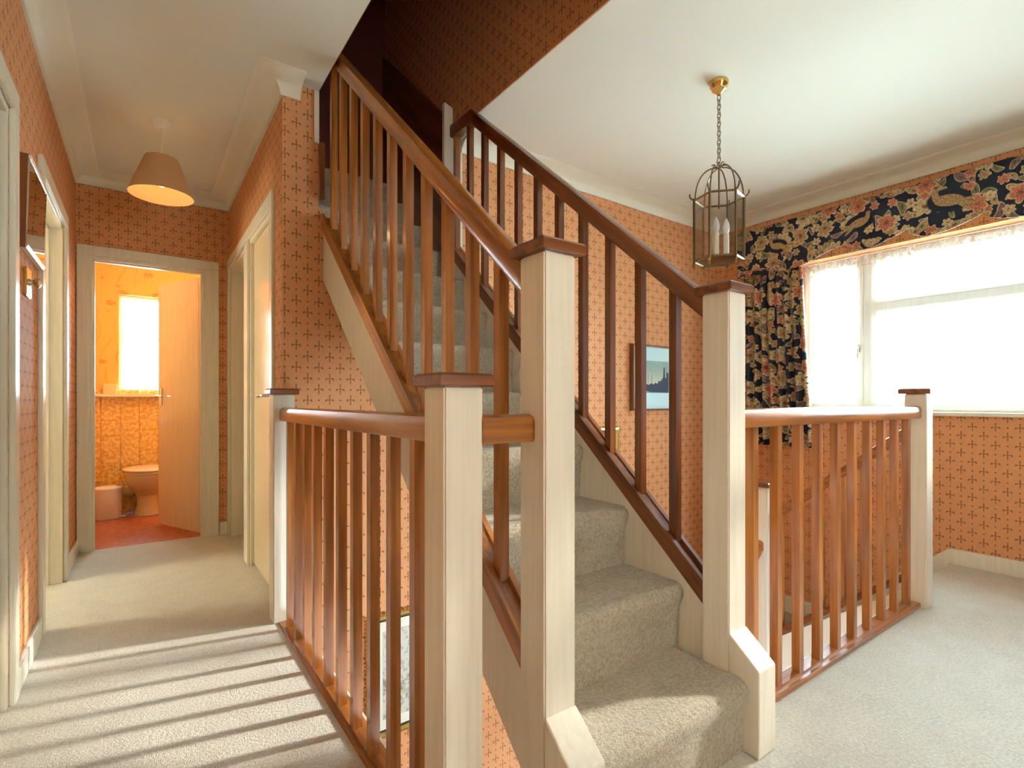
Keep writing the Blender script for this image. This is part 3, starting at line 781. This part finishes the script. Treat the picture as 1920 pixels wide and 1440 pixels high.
# chain links
def link(cz, r1, r2, th, turn):
    m = MB(); pts = []
    for k in range(17):
        a = 2*math.pi*k/16; u = r1*math.sin(a); v = r2*math.cos(a)
        pts.append((LX+(u if turn else 0), LY+(0 if turn else u), cz+v))
    return m.tube(pts, th, 5)
nz = 15; z0c, z1c = ZC-.070, 2.262
la = link(z0c-.012, .0085, .0165, .0022, 0).build('chain_link', M_OLDBRASS, L, smooth=True)
lb2 = link(z0c-.012, .0085, .0165, .0022, 1).build('chain_link', M_OLDBRASS, L, smooth=True)
dz = (z0c-z1c-.02)/(nz-1)
lb2.location = lb2.location+Vector((0,0,-dz))
for k in range(2, nz):
    copy_at(la if k % 2 == 0 else la, (0,0,-dz*k), L) if k % 2 == 0 else copy_at(lb2, (0,0,-dz*(k-1)), L)
RB, ZB0, ZB1 = .118, 1.765, 2.075
A0 = math.radians(12)
hexp = [(LX+RB*math.cos(A0+k*math.pi/3), LY+RB*math.sin(A0+k*math.pi/3)) for k in range(6)]
cage = MB()
for zc_ in (ZB0, ZB1):
    for k in range(6):
        a, b = hexp[k], hexp[(k+1) % 6]
        cage.tube([(a[0], a[1], zc_), (b[0], b[1], zc_)], .0055, 4)
for a in hexp: cage.tube([(a[0], a[1], ZB0-.012), (a[0], a[1], ZB1+.010)], .0065, 6)
cage.build('cage', M_OLDBRASS, L)
for k in range(6):
    a, b = Vector(hexp[k]+(0,)), Vector(hexp[(k+1) % 6]+(0,))
    d_ = (b-a).normalized(); nrm = Vector((-d_.y, d_.x, 0))*.0015; a2, b2 = a+d_*.008, b-d_*.008
    g = MB(); vs = [(p.x, p.y) for p in (a2+nrm, b2+nrm, b2-nrm, a2-nrm)]
    g.prism(vs, ZB0+.006, ZB1-.006, 'z').build('pane', M_LGLASS, L)
arms = MB(); fin = MB(); hk = MB()
for k in range(6):
    ca, sa = math.cos(A0+k*math.pi/3), math.sin(A0+k*math.pi/3)
    pts = []
    for t_ in range(9):
        a = t_/8*math.pi/2
        r = .012+(RB-.016)*math.cos(a)**.8 if t_ < 8 else .012
        pts.append((LX+r*ca, LY+r*sa, ZB1+.155*math.sin(a)))
    arms.tube(pts, .0036, 5)
    fin.tube([(LX+RB*ca, LY+RB*sa, ZB0-.010), (LX+(RB+.006)*ca, LY+(RB+.006)*sa, ZB0-.022), (LX+(RB+.001)*ca, LY+(RB+.001)*sa, ZB0-.042)], [.005,.007,.003], 6)
    hk.tube([(LX+RB*ca, LY+RB*sa, ZB1+.004), (LX+(RB+.012)*ca, LY+(RB+.012)*sa, ZB1+.006), (LX+(RB+.022)*ca, LY+(RB+.022)*sa, ZB1+.020), (LX+(RB+.022)*ca, LY+(RB+.022)*sa, ZB1+.034)], [.004,.004,.004,.003], 6)
    hk.tube([(LX+.010*ca, LY+.010*sa, ZB1+.160), (LX+.022*ca, LY+.022*sa, ZB1+.172), (LX+.036*ca, LY+.036*sa, ZB1+.170)], [.003,.004,.002], 5)
arms.build('dome_arms', M_OLDBRASS, L, smooth=True); fin.build('finials', M_BRASS, L, smooth=True); hk.build('scroll_hooks', M_OLDBRASS, L, smooth=True)
MB().lathe([(.004, -.20), (.004, .0), (.012, .004), (.014, .014), (.006, .022), (.006, .032), (.001, .036)], (LX, LY, ZB1+.150), 10).build('stem', M_OLDBRASS, L, smooth=True)
MB().lathe([(.045, 0), (.095, .004), (.097, .010), (.045, .014)], (LX, LY, ZB0-.004), 24).build('base_plate', M_OLDBRASS, L, smooth=True)
for k in range(3):
    a = math.radians(70+120*k); cx_, cy_ = LX+.034*math.cos(a), LY+.034*math.sin(a)
    cd = MB().lathe([(.016, 0), (.017, .004), (.0135, .008), (.0135, .118), (.011, .120)], (cx_, cy_, ZB0+.012), 14).build('candle_tube', M_CANDLE, L, smooth=True)
    MB().lathe([(.008, 0), (.014, .014), (.017, .032), (.014, .052), (.007, .070), (.001, .080)], (cx_, cy_, ZB0+.130), 14).build('bulb', M_BULB, cd, smooth=True)

# ------------------------------------------------------------------ pendant lamp in the corridor
PX, PY = .091, 3.572
p = thing('pendant_lamp', 'corridor pendant lamp with tapered tan fabric shade', 'lamp', (PX, PY, ZC))
MB().lathe([(.012, -.040), (.030, -.034), (.046, -.020), (.052, -.004), (.052, 0)], (PX, PY, ZC), 24).build('ceiling_rose', M_WHITE, p, smooth=True)
MB().tube([(PX, PY, ZC-.035), (PX, PY, 2.39)], .0035, 6).build('cord', M_WHITE, p, smooth=True)
M_SHADE, n, b = mat('tan_shade_fabric', lin(214,166,116), .9)
n.l.new(n.bump(n.noise(n.pos(), 300, 2), .4, .001), b.inputs['Normal'])
ZS0, ZS1 = 2.235, 2.448
MB().rings([[(PX+r*math.cos(2*math.pi*k/40), PY+r*math.sin(2*math.pi*k/40), z) for k in range(40)] for r, z in ((.160, ZS0), (.082, ZS1), (.080, ZS1), (.158, ZS0), (.160, ZS0))], caps=False).build('shade', M_SHADE, p, smooth=True)
sp = MB()
for k in range(3):
    a = 2*math.pi*k/3; sp.tube([(PX, PY, 2.41), (PX+.080*math.cos(a), PY+.080*math.sin(a), ZS1-.004)], .002, 5)
sp.build('shade_spider', M_WHITE, p)
MB().lathe([(.018, .0), (.018, -.045), (.014, -.05)][::-1], (PX, PY, 2.42), 14).build('lamp_holder', M_WHITE, p, smooth=True)
MB().lathe([(.001, -.09), (.018, -.082), (.027, -.060), (.024, -.035), (.012, -.012), (.012, 0)], (PX, PY, 2.375), 16).build('bulb', M_WHITE, p, smooth=True)

pl = bpy.data.lights.new('corridor_fill_light', 'POINT'); pl.energy = 0.4; pl.color = (1.0, .62, .30); pl.shadow_soft_size = .03  # warm corridor fill added inside the shade; the pendant itself is unlit
po = bpy.data.objects.new('corridor_fill_light', pl); COL.objects.link(po); po.location = (PX, PY, 2.27)
# ------------------------------------------------------------------ pictures and mirror
def frame_y(parent, x0, x1, z0, z1, y, w, d, m, name='frame'):
    f_ = MB(); prof = [(0, 0), (w*.15, d*.9), (w*.5, d), (w*.85, d*.6), (w, d*.35), (w, 0)]
    rg = []
    for a, h in prof: rg.append([(x0+a, y-h, z0+a), (x1-a, y-h, z0+a), (x1-a, y-h, z1-a), (x0+a, y-h, z1-a)])
    rg.append(rg[0]); f_.rings(rg, caps=False)
    return f_.build(name, m, parent)
pc = thing('framed_picture', 'small ship print in pale blue mount and thin brown frame on the back wall', 'picture', (3.36, YB, 1.0))
frame_y(pc, 3.10, 3.64, .985, 1.510, YB-.002, .016, .045, DARK['z'])
M_MOUNT = mat('pale_blue_mount', lin(206,236,240), .6)[0]
MB().box(3.112, 3.628, YB-.016, YB-.010, .997, 1.498).build('mount', M_MOUNT, pc)
M_SKY, n, b = mat('print_sky', lin(196,206,176), .6); P = n.pos()
n.l.new(n.mix(n.step(n.xyz(P)[2], 1.14, 1.36), lin(222,220,186), lin(150,176,168)), b.inputs['Base Color'])
MB().box(3.18, 3.56, YB-.018, YB-.0155, 1.125, 1.385).build('print', M_SKY, pc)
M_SHIP = mat('print_dark_ink', lin(62,70,88), .7)[0]; M_SEA = mat('print_water', lin(140,160,172), .6)[0]
MB().box(3.181, 3.559, YB-.0188, YB-.0178, 1.126, 1.165).build('print_water', M_SEA, pc)
sh = MB()
sil = [(3.22,1.178),(3.25,1.150),(3.33,1.132),(3.56,1.130),(3.56,1.29),(3.53,1.30),(3.53,1.255),(3.515,1.25),(3.51,1.335),(3.50,1.338),(3.495,1.33),(3.49,1.255),(3.47,1.235),(3.45,1.22),(3.43,1.225),(3.42,1.20),(3.39,1.21),(3.37,1.195),(3.34,1.205),(3.31,1.19),(3.27,1.20),(3.24,1.19)]
sh.prism(sil, YB-.0195, YB-.0185, 'y'); sh.box(3.300, 3.303, YB-.0195, YB-.0185, 1.19, 1.275); sh.box(3.345, 3.348, YB-.0195, YB-.0185, 1.19, 1.27)
sh.build('ship_silhouette', M_SHIP, pc)
# gilt picture half hidden by the stairs
def gilt(name, label, x0, x1, z0, z1, w, inner):
    g = thing(name, label, 'picture', ((x0+x1)/2, YB, z0))
    frame_y(g, x0, x1, z0, z1, YB-.002, w, .035, M_GOLD)
    bd = MB(); stp = .022; nx_ = int((x1-x0)/stp); nz_ = int((z1-z0)/stp)
    pts = [(x0+(x1-x0)*i/nx_, z) for i in range(nx_+1) for z in (z0, z1)]+[(x, z0+(z1-z0)*i/nz_) for i in range(1, nz_) for x in (x0, x1)]
    for (x, z) in pts:
        r = bmesh.ops.create_icosphere(bd.bm, subdivisions=1, radius=.0075, matrix=Matrix.Translation((x, YB-.010, z)))
    bd.build('beading', M_GOLD, g, smooth=True)
    MB().box(x0+w-.002, x1-w+.002, YB-.016, YB-.010, z0+w-.002, z1-w+.002).build('mount', mat(name+'_mount', lin(232,230,212), .7)[0], g)
    frame_y(g, x0+w, x1-w, z0+w, z1-w, YB-.012, .006, .012, M_BLACK, 'inner_slip')
    MB().box(x0+w+inner, x1-w-inner, YB-.018, YB-.0155, z0+w+inner, z1-w-inner).build('print', M_SEPIA, g)
    return g
M_SEPIA, n, b = mat('sepia_landscape', lin(190,176,150), .6); P = n.pos()
tre = n.step(n.noise(P, 14, 5, .7), .46, .60)
zz = n.xyz(P)[2]
low = n.m('SUBTRACT', 1, n.step(n.m('ADD', zz, n.m('MULTIPLY', n.noise(P, 7, 3), .35)), -.34, -.22))
c_ = n.mix(n.m('MULTIPLY', tre, low), lin(206,204,190), lin(92,84,66))
n.l.new(n.mix(n.m('MULTIPLY', n.step(n.noise(P, 50, 3), .5, .62), .5), c_, lin(150,122,98)), b.inputs['Base Color'])
gilt('framed_picture', 'beaded gilt-framed picture on the back wall half hidden behind the stair string', 2.50, 2.957, .40, .866, .045, .05)
gilt('framed_picture', 'large gilt-framed sepia landscape low on the wall behind the corridor balusters', .985, 1.60, -.80, -.12, .035, .062)

mi = thing('wall_mirror', 'narrow frameless mirror tilted forward on the left corridor wall', 'mirror', (XW, 2.85, 1.65))
mm = MB(); yA, yB_ = 2.665, 3.085
mm.prism([(XW+.012, 1.655), (XW+.020, 1.655), (XW+.030, 1.985), (XW+.022, 1.985)], yA, yB_, 'y')
mm.build('mirror_glass', metal('silvered_glass', lin(225,225,222), .02), mi)
for (a, b_) in ((yA-.012, yA), (yB_, yB_+.012)):
    MB().prism([(XW+.001, 1.643), (XW+.018, 1.643), (XW+.026, 1.997), (XW+.001, 1.997)], a, b_, 'y').build('frame_side', DARK['z'], mi)
MB().prism([(XW+.001, 1.643), (XW+.018, 1.643), (XW+.025, 1.655), (XW+.001, 1.655)], yA, yB_, 'y').build('frame_bottom', M_TRIM, mi)
MB().prism([(XW+.001, 1.985), (XW+.033, 1.985), (XW+.034, 1.997), (XW+.001, 1.997)], yA, yB_, 'y').build('frame_top', M_TRIM, mi)
bs = thing('brass_wall_plate', 'brass plate with round knob under the mirror on the left wall', 'switch', (XW, 2.80, 1.53))
MB().box(XW+.001, XW+.010, 2.745, 2.850, 1.475, 1.590, .003).build('plate', M_BRASS, bs)
kn = MB().lathe([(.014, 0), (.014, .006), (.010, .010), (.018, .018), (.019, .030), (.010, .036)], (0,0,0), 16)
for v in kn.bm.verts: v.co = Vector((XW+.009+v.co.z, 2.80+v.co.x, 1.535+v.co.y))
kn.build('knob', M_CHROME, bs, smooth=True)

# ------------------------------------------------------------------ toilet room contents
TX, TY = .040, 5.96
t = thing('toilet', 'pale toilet pan with closed cream lid under the toilet-room window', 'toilet', (TX, TY, 0))
def oval(r_x, r_f, r_b, yc, z, seg=28):
    out = []
    for k in range(seg):
        a = 2*math.pi*k/seg; c_, s_ = math.cos(a), math.sin(a)
        out.append((TX+r_x*c_, yc+(r_b if s_ > 0 else r_f)*s_, z))
    return out
MB().rings([oval(.105,.13,.20,TY,0), oval(.100,.125,.20,TY,.03), oval(.082,.10,.19,TY,.10), oval(.085,.10,.19,TY,.18), oval(.125,.17,.21,TY,.24), oval(.165,.235,.23,TY,.31), oval(.180,.265,.24,TY,.37), oval(.182,.27,.24,TY,.395)]).build('pan', M_PORC, t, smooth=True)
MB().rings([oval(.188,.275,.23,TY,.397), oval(.190,.278,.23,TY,.402), oval(.190,.278,.23,TY,.412), oval(.186,.272,.23,TY,.415)]).build('seat', M_SEAT, t, smooth=True)
MB().rings([oval(.190,.28,.23,TY,.420), oval(.194,.284,.23,TY,.424), oval(.192,.282,.23,TY,.434), oval(.170,.255,.21,TY,.441), oval(.10,.17,.14,TY,.444)]).build('lid', M_SEAT, t, smooth=True)
MB().tube([(TX-.10, TY+.17, .18), (TX-.16, TY+.18, .19), (TX-.20, TY+.185, .24), (TX-.20, TY+.185, .30)], [.035,.04,.03,.02], 12).build('pipe_bend', M_PORC, t, smooth=True)
gl = thing('toilet_fill_lamp', 'added globe lamp for warm fill light, out of view on the toilet room ceiling', 'lamp', (.62, 5.2, 2.5))
MB().lathe([(.06, 0), (.06, -.02), (.03, -.03)][::-1], (.62, 5.2, 2.5), 20).build('base', M_WHITE, gl, smooth=True)
M_GLOW, n_, b_ = mat('fill_globe_glow', lin(255,220,170), .5); b_.inputs['Emission Color'].default_value = (1, .62, .30, 1); b_.inputs['Emission Strength'].default_value = 3
MB().lathe([(.001,-.15), (.04,-.142), (.068,-.11), (.075,-.075), (.062,-.045), (.035,-.028)], (.62, 5.2, 2.5), 20).build('globe', M_GLOW, gl, smooth=True)
tl = bpy.data.lights.new('toilet_fill_light', 'POINT'); tl.energy = 4; tl.color = (1.0, .74, .38); tl.shadow_soft_size = .08  # warm fill added out of view to brighten toilet room and corridor
to = bpy.data.objects.new('toilet_fill_light', tl); COL.objects.link(to); to.location = (.62, 5.2, 2.27)
BX, BY = -.255, 5.94
bn = thing('pedal_bin', 'small round cream pedal bin beside the toilet', 'bin', (BX, BY, 0))
MB().lathe([(.098, 0), (.102, .006), (.106, .255)], (BX, BY, 0), 28).build('body', M_WHITE, bn, smooth=True)
MB().lathe([(.108, .255), (.110, .262), (.108, .275), (.085, .284), (.02, .287)], (BX, BY, 0), 28).build('lid', M_WHITE, bn, smooth=True)
MB().box(BX+.09, BX+.135, BY-.05, BY-.02, .006, .016, .003).build('pedal', M_WHITE, bn)
MB().box(BX-.140, BX-.10, BY-.02, BY+.02, .225, .255, .006).build('hinge', M_WHITE, bn)
rl = MB(); rl.lathe([(.018, -.05), (.052, -.05), (.052, .05), (.018, .05)], (0,0,0), 20)
for v in rl.bm.verts: v.co = Vector((-.40+v.co.x*.8, 5.75+v.co.z, .86+v.co.y*.8))
ro = rl.build('toilet_roll', M_WHITE, loc=(-.40, 5.75, .86), smooth=True); tag(ro, 'white toilet roll fixed on the left wall of the toilet room', 'toilet roll')
MB().box(-.47, -.40, 5.745, 5.755, .855, .865).build('roll_holder', M_CHROME, ro)
bxo = MB().box(-.30, -.195, WCY-.085, WCY-.02, 1.128, 1.225, .006).build('tissue_box', mat('cream_card', lin(240,214,150), .6)[0], loc=(-.25, WCY-.05, 1.128))
tag(bxo, 'small cream box on the ledge left of the toilet window', 'box')
